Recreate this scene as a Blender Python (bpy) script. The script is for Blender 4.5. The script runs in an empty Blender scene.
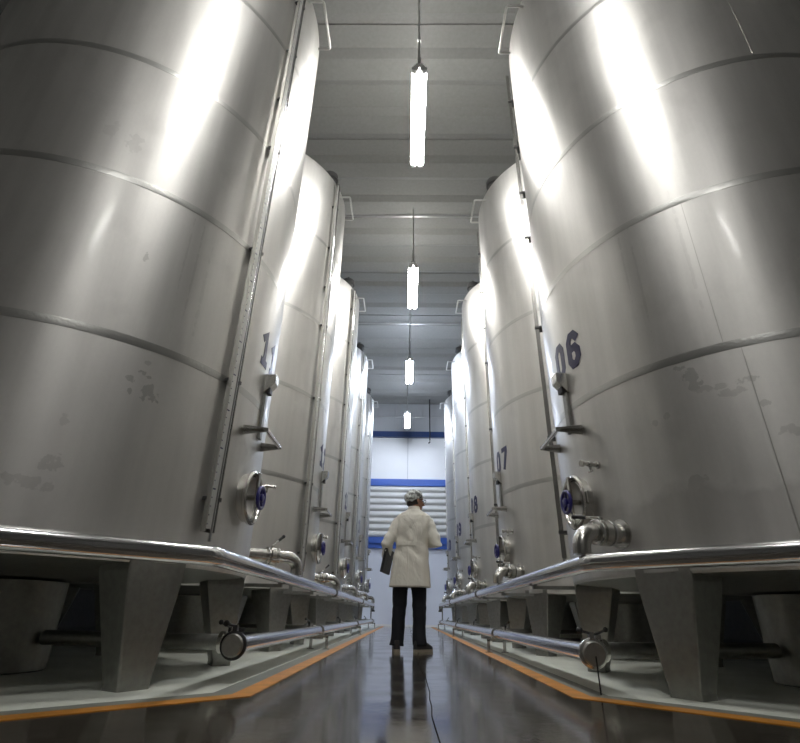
import bpy, bmesh, math, random
from mathutils import Vector, Matrix
random.seed(7)
PI = math.pi
SC = bpy.context.scene
COL = SC.collection
R = 1.41            # tank radius
RIM = 0.565          # bottom rim of the shell
TOP = 6.57          # top rim of the shell

# ------------------------------------------------------------------ materials
def node_mat(name):
    m = bpy.data.materials.new(name); m.use_nodes = True
    nt = m.node_tree; b = nt.nodes['Principled BSDF']
    return m, nt, b

def plain(name, col, rough=.5, metal=0., spec=.5, bump=0., bscale=40., var=0., coat=0.):
    m, nt, b = node_mat(name)
    b.inputs['Base Color'].default_value = (*col, 1)
    b.inputs['Roughness'].default_value = rough
    b.inputs['Metallic'].default_value = metal
    b.inputs['Specular IOR Level'].default_value = spec
    b.inputs['Coat Weight'].default_value = coat
    if bump or var:
        tc = nt.nodes.new('ShaderNodeTexCoord')
        n = nt.nodes.new('ShaderNodeTexNoise'); n.inputs['Scale'].default_value = bscale
        n.inputs['Detail'].default_value = 4
        nt.links.new(tc.outputs['Object'], n.inputs['Vector'])
        if bump:
            bp = nt.nodes.new('ShaderNodeBump'); bp.inputs['Strength'].default_value = bump
            bp.inputs['Distance'].default_value = .01
            nt.links.new(n.outputs['Fac'], bp.inputs['Height']); nt.links.new(bp.outputs['Normal'], b.inputs['Normal'])
        if var:
            r = nt.nodes.new('ShaderNodeValToRGB')
            r.color_ramp.elements[0].position = .3; r.color_ramp.elements[1].position = .7
            r.color_ramp.elements[0].color = (*[c*(1-var) for c in col], 1)
            r.color_ramp.elements[1].color = (*[min(1, c*(1+var)) for c in col], 1)
            nt.links.new(n.outputs['Fac'], r.inputs['Fac']); nt.links.new(r.outputs['Color'], b.inputs['Base Color'])
    return m

def math_node(nt, op, a, b=None, c=None):
    n = nt.nodes.new('ShaderNodeMath'); n.operation = op
    for i, v in enumerate((a, b, c)):
        if v is None: continue
        if isinstance(v, (int, float)): n.inputs[i].default_value = v
        else: nt.links.new(v, n.inputs[i])
    return n.outputs[0]

def steel_shell(name, stains=(), wet=None):
    """satin rolled stainless sheet, grain running round the tank; optional dirt splotches (angle deg, height, half sizes)"""
    m, nt, b = node_mat(name); L = nt.links
    b.inputs['Metallic'].default_value = .86
    b.inputs['Anisotropic'].default_value = .5; b.inputs['Anisotropic Rotation'].default_value = .25
    b.inputs['Coat Weight'].default_value = .15; b.inputs['Coat Roughness'].default_value = .10
    tg = nt.nodes.new('ShaderNodeTangent'); tg.direction_type = 'RADIAL'; tg.axis = 'Z'
    L.new(tg.outputs[0], b.inputs['Tangent'])
    tc = nt.nodes.new('ShaderNodeTexCoord')
    def noise(scale, vec=(1, 1, 1), detail=4, off=(0, 0, 0)):
        mp = nt.nodes.new('ShaderNodeMapping'); mp.inputs['Scale'].default_value = vec; mp.inputs['Location'].default_value = off
        L.new(tc.outputs['Object'], mp.inputs['Vector'])
        n = nt.nodes.new('ShaderNodeTexNoise'); n.inputs['Scale'].default_value = scale; n.inputs['Detail'].default_value = detail
        L.new(mp.outputs[0], n.inputs['Vector']); return n.outputs['Fac']
    big = noise(1.3, (1, 1, .5)); streak = noise(8, (1, 1, .06), 6); fine = noise(60, (1, 1, .6), 3)
    grime = noise(3.1, (1, 1, .8), 7, (4, 1, 2))
    # colour
    v = math_node(nt, 'MULTIPLY_ADD', big, .16, .50)
    v = math_node(nt, 'MULTIPLY_ADD', streak, .24, math_node(nt, 'SUBTRACT', v, .06))
    v = math_node(nt, 'MULTIPLY_ADD', fine, .05, v)
    g = nt.nodes.new('ShaderNodeMapRange'); g.inputs['From Min'].default_value = .58; g.inputs['From Max'].default_value = .72
    L.new(grime, g.inputs['Value'])
    v = math_node(nt, 'SUBTRACT', v, math_node(nt, 'MULTIPLY', g.outputs[0], .05))
    sep = nt.nodes.new('ShaderNodeSeparateXYZ'); L.new(tc.outputs['Object'], sep.inputs[0])
    ang = math_node(nt, 'ARCTAN2', sep.outputs['Y'], sep.outputs['X'])
    wob = noise(26, (1, 1, .8), 5, (9, 3, 1))
    wob2 = noise(5, (1, 1, 1), 4, (2, 7, 5))
    dark = None
    rough = math_node(nt, 'MULTIPLY_ADD', big, .10, .37)
    rough = math_node(nt, 'MULTIPLY_ADD', fine, .06, rough)
    for (a, z, sa, sz, k) in stains:
        da = math_node(nt, 'MULTIPLY', math_node(nt, 'SUBTRACT', ang, math.radians(a)), R/sa)
        dz = math_node(nt, 'DIVIDE', math_node(nt, 'SUBTRACT', sep.outputs['Z'], z), sz)
        d2 = math_node(nt, 'ADD', math_node(nt, 'MULTIPLY', da, da), math_node(nt, 'MULTIPLY', dz, dz))
        d2 = math_node(nt, 'ADD', d2, math_node(nt, 'MULTIPLY_ADD', wob, 6.4, -3.1))
        mr = nt.nodes.new('ShaderNodeMapRange'); mr.inputs['From Min'].default_value = 1.05; mr.inputs['From Max'].default_value = .75
        L.new(d2, mr.inputs['Value'])
        s = math_node(nt, 'MULTIPLY', mr.outputs[0], k)
        dark = s if dark is None else math_node(nt, 'MAXIMUM', dark, s)
    if wet is not None:                     # dull film on the lower course, with an irregular upper edge
        e = math_node(nt, 'SUBTRACT', math_node(nt, 'MULTIPLY_ADD', wob2, .35, wet-.17), sep.outputs['Z'])
        mr = nt.nodes.new('ShaderNodeMapRange'); mr.inputs['From Min'].default_value = -.02; mr.inputs['From Max'].default_value = .05
        L.new(e, mr.inputs['Value'])
        s = math_node(nt, 'MULTIPLY', mr.outputs[0], .12)
        dark = s if dark is None else math_node(nt, 'MAXIMUM', dark, s)
    if dark is not None:
        v = math_node(nt, 'SUBTRACT', v, dark)
        rough = math_node(nt, 'ADD', rough, math_node(nt, 'MULTIPLY', dark, .5))
    cc = nt.nodes.new('ShaderNodeCombineColor')
    L.new(v, cc.inputs[0]); L.new(math_node(nt, 'MULTIPLY', v, .985), cc.inputs[1]); L.new(math_node(nt, 'MULTIPLY', v, .95), cc.inputs[2])
    L.new(cc.outputs[0], b.inputs['Base Color']); L.new(rough, b.inputs['Roughness'])
    bp = nt.nodes.new('ShaderNodeBump'); bp.inputs['Strength'].default_value = .25; bp.inputs['Distance'].default_value = .02
    hh = math_node(nt, 'MULTIPLY_ADD', noise(2.2, (1, 1, .4), 2, (1, 5, 3)), 1., math_node(nt, 'MULTIPLY', streak, .30))
    L.new(hh, bp.inputs['Height']); L.new(bp.outputs[0], b.inputs['Normal'])
    return m

M = {}
M['shell'] = steel_shell('satin_steel')
M['shell_a'] = steel_shell('satin_steel_marked', [(-41.5, 1.44, .055, .045, .22), (-44, 1.55, .02, .015, .2), (-46, 1.50, .028, .02, .2), (-42.5, 1.53, .018, .014, .2),
    (-45.5, 1.42, .015, .02, .2), (-43.5, 1.62, .02, .015, .16), (-55, .98, .07, .035, .12), (-58, .88, .12, .03, .1), (-50, 2.28, .015, .04, .14), (-56, 1.2, .03, .03, .08), (-38, 2.35, .008, .42, .05), (-41, 2.45, .007, .35, .05), (-34.5, 2.2, .012, .3, .04), (-60, 3.1, .05, .09, .06), (-66, 3.15, .04, .07, .05)])
M['shell_b'] = steel_shell('satin_steel_dull_base', [(46, 1.58, .05, .06, .2), (44, 1.66, .03, .02, .17), (49, 1.5, .07, .02, .13), (53, 1.45, .06, .02, .13), (56, 1.5, .05, .018, .14),
    (58, 1.36, .02, .02, .12), (36, 1.38, .02, .02, .1), (39, 1.4, .02, .02, .12), (61, 1.2, .05, .03, .1), (42, 1.0, .05, .04, .1), (40, 2.3, .008, .4, .05), (37, 2.5, .007, .3, .05), (52, 2.4, .01, .4, .04)], wet=.98)
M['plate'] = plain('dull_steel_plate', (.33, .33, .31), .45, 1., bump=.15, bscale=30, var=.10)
M['polish'] = plain('polished_steel_pipe', (.68, .68, .69), .17, 1., bump=.04, bscale=14)
M['fitting'] = plain('cast_steel_fitting', (.60, .59, .56), .24, 1., bump=.05, bscale=40)
M['band'] = plain('ground_weld', (.50, .50, .48), .33, .95, bump=.15, bscale=60)
M['seam'] = plain('fine_weld', (.50, .49, .46), .36, 1., bump=.2, bscale=90)
M['dark'] = plain('black_rubber', (.015, .015, .017), .45)
M['dish'] = plain('dished_door_steel', (.42, .41, .39), .30, 1.)
M['vent'] = plain('dark_vent_metal', (.10, .10, .10), .5, .6)
M['blue'] = plain('blue_handwheel', (.028, .025, .20), .3, coat=.4)
M['navy'] = plain('navy_number_film', (.016, .017, .075), .4)
M['scale'] = plain('pale_gauge_scale', (.62, .62, .60), .35, .7)
M['tick'] = plain('gauge_tick', (.08, .08, .16), .5)
M['orange'] = plain('orange_line_paint', (.58, .24, .035), .42, var=.22, bscale=7)
M['greystrip'] = plain('grey_screed', (.24, .255, .235), .38, var=.15, bscale=5)
M['pad'] = plain('pale_floor_coating', (.84, .87, .79), .3, var=.10, bscale=2.2)
M['panel'] = plain('white_wall_panel', (.84, .84, .84), .5, var=.03, bscale=1.2)
M['panelblue'] = plain('pale_blue_wall_paint', (.76, .79, .88), .35, var=.03, bscale=1.0)
M['wall'] = plain('grey_concrete_wall', (.22, .22, .21), .8, bump=.2, bscale=12, var=.08)
M['beam'] = plain('blue_beam_paint', (.03, .10, .42), .4)
M['beamd'] = plain('dark_blue_beam_paint', (.02, .045, .14), .3)
M['slat'] = plain('shutter_slat', (.58, .575, .55), .45, 0.)
M['ceil'] = plain('ceiling_panel', (.25, .25, .24), .8, bump=.1, bscale=20, var=.05)
M['conduit'] = plain('grey_conduit', (.5, .5, .5), .35, .8)
M['housing'] = plain('lamp_housing', (.8, .8, .8), .4)

def emis(name, col, s):
    m, nt, b = node_mat(name)
    b.inputs['Base Color'].default_value = (.8, .8, .8, 1)
    b.inputs['Emission Color'].default_value = (*col, 1); b.inputs['Emission Strength'].default_value = s
    return m
M['tube'] = emis('lit_tube', (1., .985, .95), 70)
M['tubefar'] = emis('lit_tube_cool', (.75, .84, 1.), 105)

def scale_mat(phi):
    m, nt, b = node_mat('pale_gauge_scale'); L = nt.links
    b.inputs['Roughness'].default_value = .35; b.inputs['Metallic'].default_value = .6
    tc = nt.nodes.new('ShaderNodeTexCoord'); sp = nt.nodes.new('ShaderNodeSeparateXYZ'); L.new(tc.outputs['Object'], sp.inputs[0])
    a = math.radians(phi)
    tt = math_node(nt, 'ADD', math_node(nt, 'MULTIPLY', sp.outputs['X'], -math.sin(a)), math_node(nt, 'MULTIPLY', sp.outputs['Y'], math.cos(a)))
    def lines(pitch, th, edge):
        f = math_node(nt, 'FRACT', math_node(nt, 'DIVIDE', sp.outputs['Z'], pitch))
        return math_node(nt, 'MULTIPLY', math_node(nt, 'LESS_THAN', f, th/pitch), math_node(nt, 'LESS_THAN', tt, edge))
    k = math_node(nt, 'MAXIMUM', lines(.05, .006, -.022), lines(.25, .009, -.008))
    mx = nt.nodes.new('ShaderNodeMix'); mx.data_type = 'RGBA'
    mx.inputs[6].default_value = (.62, .62, .60, 1); mx.inputs[7].default_value = (.07, .07, .14, 1)
    L.new(k, mx.inputs[0]); L.new(mx.outputs[2], b.inputs['Base Color'])
    return m
GPHI = -20.5
M['scale_marks'] = scale_mat(GPHI)
def floor_mat():
    m, nt, b = node_mat('wet_dark_concrete'); L = nt.links
    tc = nt.nodes.new('ShaderNodeTexCoord')
    def noise(scale, vec=(1, 1, 1), d=5):
        mp = nt.nodes.new('ShaderNodeMapping'); mp.inputs['Scale'].default_value = vec
        L.new(tc.outputs['Object'], mp.inputs['Vector'])
        n = nt.nodes.new('ShaderNodeTexNoise'); n.inputs['Scale'].default_value = scale; n.inputs['Detail'].default_value = d
        L.new(mp.outputs[0], n.inputs['Vector']); return n.outputs['Fac']
    n1 = noise(2.0, (1, .6, 1), 7)
    r = nt.nodes.new('ShaderNodeValToRGB'); e = r.color_ramp.elements
    e[0].position = .3; e[0].color = (.040, .034, .027, 1); e[1].position = .72; e[1].color = (.095, .081, .064, 1)
    L.new(n1, r.inputs['Fac']); L.new(r.outputs['Color'], b.inputs['Base Color'])
    n2 = noise(3.2, (1, 1, 1), 5)
    mr = nt.nodes.new('ShaderNodeMapRange'); mr.inputs['From Min'].default_value = .35; mr.inputs['From Max'].default_value = .68
    mr.inputs['To Min'].default_value = .05; mr.inputs['To Max'].default_value = .22
    L.new(n2, mr.inputs['Value']); L.new(mr.outputs[0], b.inputs['Roughness'])
    bp = nt.nodes.new('ShaderNodeBump'); bp.inputs['Strength'].default_value = .35; bp.inputs['Distance'].default_value = .012
    h = math_node(nt, 'MULTIPLY_ADD', noise(3.5, (1, 1, 1), 6), 1., math_node(nt, 'MULTIPLY', noise(45, (1, 1, 1), 3), .11))
    L.new(h, bp.inputs['Height']); L.new(bp.outputs[0], b.inputs['Normal'])
    b.inputs['Specular IOR Level'].default_value = .7; b.inputs['Coat Weight'].default_value = .6; b.inputs['Coat Roughness'].default_value = .09
    return m
M['floor'] = floor_mat()

def fabric(name, col, rough=.85, bscale=9, bump=.6, dist=.02):
    m, nt, b = node_mat(name)
    b.inputs['Base Color'].default_value = (*col, 1); b.inputs['Roughness'].default_value = rough
    b.inputs['Specular IOR Level'].default_value = .25
    tc = nt.nodes.new('ShaderNodeTexCoord'); mp = nt.nodes.new('ShaderNodeMapping'); mp.inputs['Scale'].default_value = (1, 1, .45)
    mp.inputs['Rotation'].default_value = (0, .25, 0)
    n = nt.nodes.new('ShaderNodeTexNoise'); n.inputs['Scale'].default_value = bscale; n.inputs['Detail'].default_value = 3; n.inputs['Distortion'].default_value = .8
    bp = nt.nodes.new('ShaderNodeBump'); bp.inputs['Strength'].default_value = bump; bp.inputs['Distance'].default_value = dist
    nt.links.new(tc.outputs['Object'], mp.inputs[0]); nt.links.new(mp.outputs[0], n.inputs['Vector'])
    nt.links.new(n.outputs['Fac'], bp.inputs['Height']); nt.links.new(bp.outputs[0], b.inputs['Normal'])
    return m
M['coat'] = fabric('white_cotton_coat', (.80, .78, .71), bump=1.)
M['trouser'] = fabric('dark_denim', (.018, .019, .024), bscale=14)
M['skin'] = plain('skin', (.36, .19, .12), .5)
M['hair'] = plain('black_hair', (.02, .015, .012), .5, bump=.5, bscale=80)
M['shoe'] = plain('black_shoe_leather', (.02, .02, .022), .4)
M['sole'] = plain('tan_sole', (.33, .29, .22), .6)
M['bag'] = plain('black_folder_leather', (.018, .018, .02), .4, bump=.2, bscale=60)
M['chrome'] = plain('bright_clasp', (.9, .9, .92), .12, 1.)
M['glass_frame'] = plain('dark_glasses', (.02, .02, .02), .3)
def net_mat():
    m, nt, b = node_mat('hairnet_mesh'); L = nt.links
    b.inputs['Roughness'].default_value = .7
    tc = nt.nodes.new('ShaderNodeTexCoord')
    v = nt.nodes.new('ShaderNodeTexNoise'); v.inputs['Scale'].default_value = 32; v.inputs['Detail'].default_value = 4
    L.new(tc.outputs['Object'], v.inputs['Vector'])
    r = nt.nodes.new('ShaderNodeValToRGB'); e = r.color_ramp.elements
    e[0].position = .40; e[0].color = (.20, .21, .21, 1); e[1].position = .58; e[1].color = (.78, .82, .82, 1)
    L.new(v.outputs['Fac'], r.inputs['Fac']); L.new(r.outputs['Color'], b.inputs['Base Color'])
    bp = nt.nodes.new('ShaderNodeBump'); bp.inputs['Strength'].default_value = .8; bp.inputs['Distance'].default_value = .01
    L.new(v.outputs['Fac'], bp.inputs['Height']); L.new(bp.outputs[0], b.inputs['Normal'])
    return m
M['net'] = net_mat()

# ------------------------------------------------------------------ mesh helpers
def obj(name, bm, mat, parent=None, smooth=False, loc=None):
    me = bpy.data.meshes.new(name); bmesh.ops.recalc_face_normals(bm, faces=bm.faces)
    bm.to_mesh(me); bm.free()
    for m in (mat if isinstance(mat, (list, tuple)) else [mat]): me.materials.append(m)
    if smooth:
        for p in me.polygons: p.use_smooth = True
        me.set_sharp_from_angle(angle=math.radians(38))
    o = bpy.data.objects.new(name, me); COL.objects.link(o)
    if parent: o.parent = parent
    if loc: o.location = loc
    return o
def empty(name, loc=(0, 0, 0), rz=0, label=None, cat=None, group=None):
    o = bpy.data.objects.new(name, None); COL.objects.link(o); o.location = loc; o.rotation_euler.z = rz
    o.empty_display_size = .1
    return tag(o, label, cat, group)
def tag(o, label=None, cat=None, group=None, kind=None):
    if label: o['label'] = label
    if cat: o['category'] = cat
    if group: o['group'] = group
    if kind: o['kind'] = kind
    return o
def struct(name, bm, mat, smooth=False, label=None, cat=None):
    o = obj(name, bm, mat, smooth=smooth); return tag(o, label, cat, kind='structure')
def box(bm, x0, y0, z0, x1, y1, z1, mi=0, mx=None):
    vs = [bm.verts.new(v) for v in ((x0,y0,z0),(x1,y0,z0),(x1,y1,z0),(x0,y1,z0),(x0,y0,z1),(x1,y0,z1),(x1,y1,z1),(x0,y1,z1))]
    if mx is not None:
        for v in vs: v.co = mx @ v.co
    for f in ((0,3,2,1),(4,5,6,7),(0,1,5,4),(1,2,6,5),(2,3,7,6),(3,0,4,7)):
        bm.faces.new([vs[i] for i in f]).material_index = mi
    return vs
def tube(bm, pts, r, seg=14, cap=True, mi=0, radii=None, mx=None):
    pts = [Vector(p) for p in pts]; rings = []; n = len(pts); up = None
    for i, p in enumerate(pts):
        if i == 0: d = pts[1]-p
        elif i == n-1: d = p-pts[i-1]
        else: d = (pts[i+1]-p).normalized()+(p-pts[i-1]).normalized()
        d.normalize()
        if up is None:
            up = Vector((0, 0, 1)) if abs(d.z) < .9 else Vector((1, 0, 0))
        side = d.cross(up); side.normalize(); up = side.cross(d); up.normalize()
        k = 1.
        if 0 < i < n-1:
            c = max(.4, math.cos((pts[i+1]-p).angle(p-pts[i-1])/2)); k = 1/c
        rr = radii[i] if radii else r
        ring = []
        bend = None
        if 0 < i < n-1 and k > 1.001:
            bend = ((pts[i+1]-p).normalized()-(p-pts[i-1]).normalized()).normalized()
        for j in range(seg):
            a = 2*PI*j/seg; o = side*math.cos(a)*rr+up*math.sin(a)*rr
            if bend is not None: o = o+bend*(o.dot(bend))*(k-1)
            v = p+o
            if mx is not None: v = mx @ v
            ring.append(bm.verts.new(v))
        rings.append(ring)
    for a, b in zip(rings, rings[1:]):
        for j in range(seg):
            bm.faces.new((a[j], a[(j+1) % seg], b[(j+1) % seg], b[j])).material_index = mi
    if cap:
        bm.faces.new(rings[0][::-1]).material_index = mi; bm.faces.new(rings[-1]).material_index = mi
def arc_path(p0, corner, p1, rad, n=6):
    """points rounding the corner between p0 and p1"""
    p0, c, p1 = Vector(p0), Vector(corner), Vector(p1)
    a = (p0-c).normalized(); b = (p1-c).normalized()
    th = a.angle(b); t = rad/math.tan(th/2); t = min(t, (p0-c).length*.99, (p1-c).length*.99)
    rad = t*math.tan(th/2)
    o = c+(a+b).normalized()*(rad/math.sin(th/2)); s = c+a*t-o; e = c+b*t-o
    return [o+s.normalized().slerp(e.normalized(), i/n)*rad for i in range(n+1)]
def lathe(bm, prof, seg=32, mx=None, mi=0, close=False):
    """prof: (r, z) list, spun round z"""
    rings = []
    for r, z in prof:
        if r < 1e-5:
            v = Vector((0, 0, z)); rings.append([bm.verts.new(mx @ v if mx is not None else v)])
        else:
            ring = []
            for j in range(seg):
                a = 2*PI*j/seg; v = Vector((r*math.cos(a), r*math.sin(a), z))
                ring.append(bm.verts.new(mx @ v if mx is not None else v))
            rings.append(ring)
    prs = list(zip(rings, rings[1:]))
    if close: prs.append((rings[-1], rings[0]))
    for a, b in prs:
        for j in range(seg):
            k = (j+1) % seg
            if len(a) == 1 and len(b) == 1: continue
            if len(a) == 1: f = bm.faces.new((a[0], b[k], b[j]))
            elif len(b) == 1: f = bm.faces.new((a[j], a[k], b[0]))
            else: f = bm.faces.new((a[j], a[k], b[k], b[j]))
            f.material_index = mi
def frame(phi, z, r=R):
    """local frame on the tank shell: x tangential (+phi), y up, z outward"""
    a = math.radians(phi)
    n = Vector((math.cos(a), math.sin(a), 0)); t = Vector((-math.sin(a), math.cos(a), 0)); u = Vector((0, 0, 1))
    m = Matrix((t, u, n)).transposed().to_4x4(); m.translation = n*r+u*z
    return m
def NB(): return bmesh.new()
def bevel(bm, w=.004, seg=2):
    bmesh.ops.bevel(bm, geom=list(bm.edges), offset=w, segments=seg, affect='EDGES', profile=.5)

# ------------------------------------------------------------------ room
WY = 18.6; WX = 7.0; BY = -7.0; CH = 8.0
bm = NB(); box(bm, -WX, BY, -.2, WX, WY, 0); struct('floor', bm, M['floor'])
bm = NB(); box(bm, -WX-.2, BY, 0, -WX, WY, CH+.2); struct('wall_left', bm, M['wall'])
bm = NB(); box(bm, WX, BY, 0, WX+.2, WY, CH+.2); struct('wall_right', bm, M['wall'])
bm = NB(); box(bm, -WX-.2, BY-.2, 0, WX+.2, BY, CH+.2); struct('wall_front', bm, M['wall'])

# ceiling: precast panels, each with shallow trapezoid ribs, joints between panels
bm = NB()
prof = []
y = 4.30-1.95*6; BY0 = y; period = .975; k = 0
while y < WY-.01:
    if k % 2 == 0: prof += [(y, CH+.02), (y+.012, CH+.02), (y+.014, CH)]
    else: prof += [(y, CH)]
    prof += [(y+.34, CH), (y+.46, CH-.07), (y+.80, CH-.07), (y+.92, CH)]
    y += period; k += 1
prof = [(min(a, WY), b) for a, b in prof]; prof.append((WY+.0001, CH))
lo = [[bm.verts.new((s, a, b)) for s in (-WX, WX)] for a, b in prof]
for a, b in zip(lo, lo[1:]): bm.faces.new((a[0], a[1], b[1], b[0]))
t0 = bm.verts.new((-WX, prof[0][0], CH+.25)); t1 = bm.verts.new((WX, prof[0][0], CH+.25)); t2 = bm.verts.new((WX, prof[-1][0], CH+.25)); t3 = bm.verts.new((-WX, prof[-1][0], CH+.25))
bm.faces.new((t0, t1, t2, t3))
struct('ceiling', bm, M['ceil'])
for i, yy in enumerate((8.07, 12.4)):
    bm = NB(); tube(bm, [(-WX, yy, CH-.10), (WX, yy, CH-.10)], .018, 8)
    o = obj('ceiling_conduit', bm, M['conduit'], smooth=True)
    tag(o, ['thin grey conduit crossing the ceiling above the second lamp', 'thin grey conduit crossing the ceiling above the third lamp'][i], 'conduit', 'conduits across the ceiling')

# far wall: stacked panels and beams
bm = NB(); box(bm, -WX, WY, 0, WX, WY+.2, CH+.2); struct('wall_back', bm, plain('grey_upper_wall', (.46, .47, .48), .6, var=.04, bscale=1.5))
bm = NB()
for x0, x1 in ((-7, -2.3), (-2.28, -.34), (-.32, 1.62), (1.64, 3.6), (3.62, 7)): box(bm, x0, WY-.03, .06, x1, WY-.001, 2.44)
struct('trim_1', bm, M['panelblue'])
bm = NB(); box(bm, -WX, WY-.06, 0, WX, WY-.001, .06); struct('baseboard_back', bm, M['panel'])
bm = NB(); box(bm, -WX, WY-.12, 2.44, WX, WY-.001, 2.60); box(bm, -WX, WY-.16, 2.60, WX, WY-.001, 2.81); struct('trim_2', bm, [M['beam']])
bm = NB(); box(bm, -WX, WY-.14, 4.63, WX, WY-.001, 4.88); struct('trim_3', bm, M['beam'])
bm = NB()
for x0, x1 in ((-7, -2.05), (-2.03, -.02), (0, 2.0), (2.02, 7)): box(bm, x0, WY-.05, 4.88, x1, WY-.001, 6.5)
struct('trim_4', bm, M['panel'])
bm = NB(); box(bm, -WX, WY-.2, 6.5, WX, WY-.001, 6.72); struct('trim_5', bm, M['beamd'])
bm = NB(); tube(bm, [(-WX, WY-.22, 7.3), (WX, WY-.22, 7.3)], .02, 8)
for x in (-5.2, -3.4, -1.6, -.5, .55, 1.7, 3.4, 5.2): tube(bm, [(x, WY-.18, 7.3), (x, WY-.18, 7.62)], .016, 8)
struct('trim_6', bm, M['conduit'])
# roller shutter: curved slats between the blue beams
t = empty('roller_shutter', (0, WY-.08, 2.81), label='off-white horizontal roller shutter between the two blue beams on the far wall', cat='shutter')
bm = NB()
n = 8; h = 1.82/n
pr = []
for i in range(n):
    z = i*h
    for s in range(6):
        a = s/5; pr.append((-.015-.075*math.sin(PI*min(1, a*1.05))*(1-.35*a), z+a*h*.96))
lo = [[bm.verts.new((s*3.2, y, z)) for s in (-1, 1)] for y, z in pr]
for a, b in zip(lo, lo[1:]): bm.faces.new((a[0], a[1], b[1], b[0]))
tp = [bm.verts.new((s*3.2, .05, z)) for z in (0, 1.82) for s in (-1, 1)]
bm.faces.new((tp[0], tp[1], tp[3], tp[2]))
obj('curtain', bm, M['slat'], t, smooth=True)
for s in (-1, 1):
    bm = NB(); box(bm, s*3.2-.05, -.07, 0, s*3.2+.05, .06, 1.82); obj('guide_rail', bm, M['beam'], t)
bm = NB(); lathe(bm, [(0, -.1), (.03, -.1), (.03, -.02)], 12, Matrix.Translation((-.02, -.04, 1.74)) @ Matrix.Rotation(PI/2, 4, 'X')); obj('latch', bm, M['dark'], t)
# rod hanging near the far wall
bm = NB(); tube(bm, [(.82, 18.2, CH-.02), (.82, 18.2, 6.3)], .022, 8); tube(bm, arc_path((.82, 18.2, 6.4), (.82, 18.2, 6.2), (.74, 18.2, 6.2), .06), .022, 8)
tag(obj('ceiling_pendant_cable', bm, M['dark'], smooth=True), 'dark hooked rod hanging from the ceiling in front of the far wall', 'rod')

# painted lines and pale pads beside the aisle (path of the line: along the tanks, then 45 degrees outwards)
def poly(bm, pts, z):
    vs = [bm.verts.new((x, y, z)) for x, y in pts]; f = bm.faces.new(vs)
    r = bmesh.ops.extrude_face_region(bm, geom=[f])
    for v in r['geom']:
        if isinstance(v, bmesh.types.BMVert): v.co.z -= z+.0
def line(s, a0, a1, yc, z, mat, name):
    """strip between offsets a0<a1 from the aisle centre; kink at yc, runs outwards at 45 deg"""
    dx = (a1-a0)*math.tan(PI/8)
    k = 2.35
    bm = NB()
    inner = [(s*a0, WY-.07), (s*a0, yc), (s*(a0+k), yc-k)]
    outer = [(s*(a1+k), yc+dx-k), (s*a1, yc+dx), (s*a1, WY-.07)]
    # after the diagonal the strip turns square outwards
    e = 6.9
    inner.append((s*e, yc-k)); outer.insert(0, (s*e, yc-k+(a1-a0)))
    outer[1] = (s*(a0+k+(a1-a0)*(math.tan(PI/8))), yc-k+(a1-a0))
    poly(bm, inner+outer, z)
    return struct(name, bm, mat)
line(-1, .73, .83, 2.72, .003, M['orange'], 'trim_7'); line(1, .80, .90, 2.90, .003, M['orange'], 'trim_8')
line(-1, .83, .93, 2.76, .0025, M['greystrip'], 'trim_9'); line(1, .90, 1.0, 2.94, .0025, M['greystrip'], 'trim_10')
line(-1, .93, 4.2, 2.80, .003, M['pad'], 'trim_11'); line(1, 1.0, 4.2, 2.98, .003, M['pad'], 'trim_12')
# expansion joint down the aisle
bm = NB()
px = .10; yy = 1.0
ptsl = []
while yy < WY-.1:
    ptsl.append((.10+.012*math.sin(yy*2.3)+random.uniform(-.006, .006), yy)); yy += .22
lo = [[bm.verts.new((x-.0022, y, .0012)), bm.verts.new((x+.0022, y, .0012))] for x, y in ptsl]
for a, b in zip(lo, lo[1:]): bm.faces.new((a[0], a[1], b[1], b[0]))
struct('trim_13', bm, plain('dark_joint', (.02, .018, .015), .9, spec=0.))

# ------------------------------------------------------------------ tanks
CXL, CXR = -2.53, 2.56
CYL = [3.50+2.87*i for i in range(5)]
CYR = [3.60+2.87*i for i in range(5)]
BANDS = (1.72, 2.80, 3.88, 5.20)

def shell_bm():
    bm = NB()
    prof = [(R-.03, RIM+.03), (R-.012, RIM), (R, RIM+.015)]
    z = RIM+.3
    while z < TOP-.25: prof.append((R, z)); z += .5
    prof += [(R, TOP-.06)]
    for i in range(1, 6):
        a = i/5*PI/2*.8; prof.append((R-.07*(1-math.cos(a)), TOP-.06+.07*math.sin(a)))
    prof += [(.7, TOP+.10), (0, TOP+.14)]
    lathe(bm, prof, 160); return bm
def band_bm(z, w=.050, t=.0022):
    bm = NB(); lathe(bm, [(R-.004, z-w/2), (R+t*.7, z-w/2), (R+t, z-w/4), (R+t, z+w/4), (R+t*.7, z+w/2), (R-.004, z+w/2)], 160, close=True); return bm
def seam_bm(phi, z0, z1):
    bm = NB(); box(bm, -.002, z0, -.003, .002, z1, .0012, mx=frame(phi, 0)); return bm
def leg_bm(phi):
    """folded plate leg tapering to its foot, foot plate under it"""
    bm = NB(); m = frame(phi, 0)
    def ring(z, w, d, o): return [bm.verts.new(m @ Vector(v)) for v in ((-w, z, o), (w, z, o), (w, z, o-d), (-w, z, o-d))]
    rs = [ring(.003, .085, .13, -.005), ring(.03, .085, .13, -.005), ring(.53, .165, .27, -.004), ring(.61, .165, .27, -.004)]
    for a, b in zip(rs, rs[1:]):
        for j in range(4): bm.faces.new((a[j], a[(j+1) % 4], b[(j+1) % 4], b[j]))
    bm.faces.new(rs[0][::-1]); bm.faces.new(rs[-1])
    bmesh.ops.bevel(bm, geom=[e for e in bm.edges if abs((e.verts[0].co-e.verts[1].co).z) > .02], offset=.010, segments=3, affect='EDGES', profile=.5)
    return bm
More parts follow.
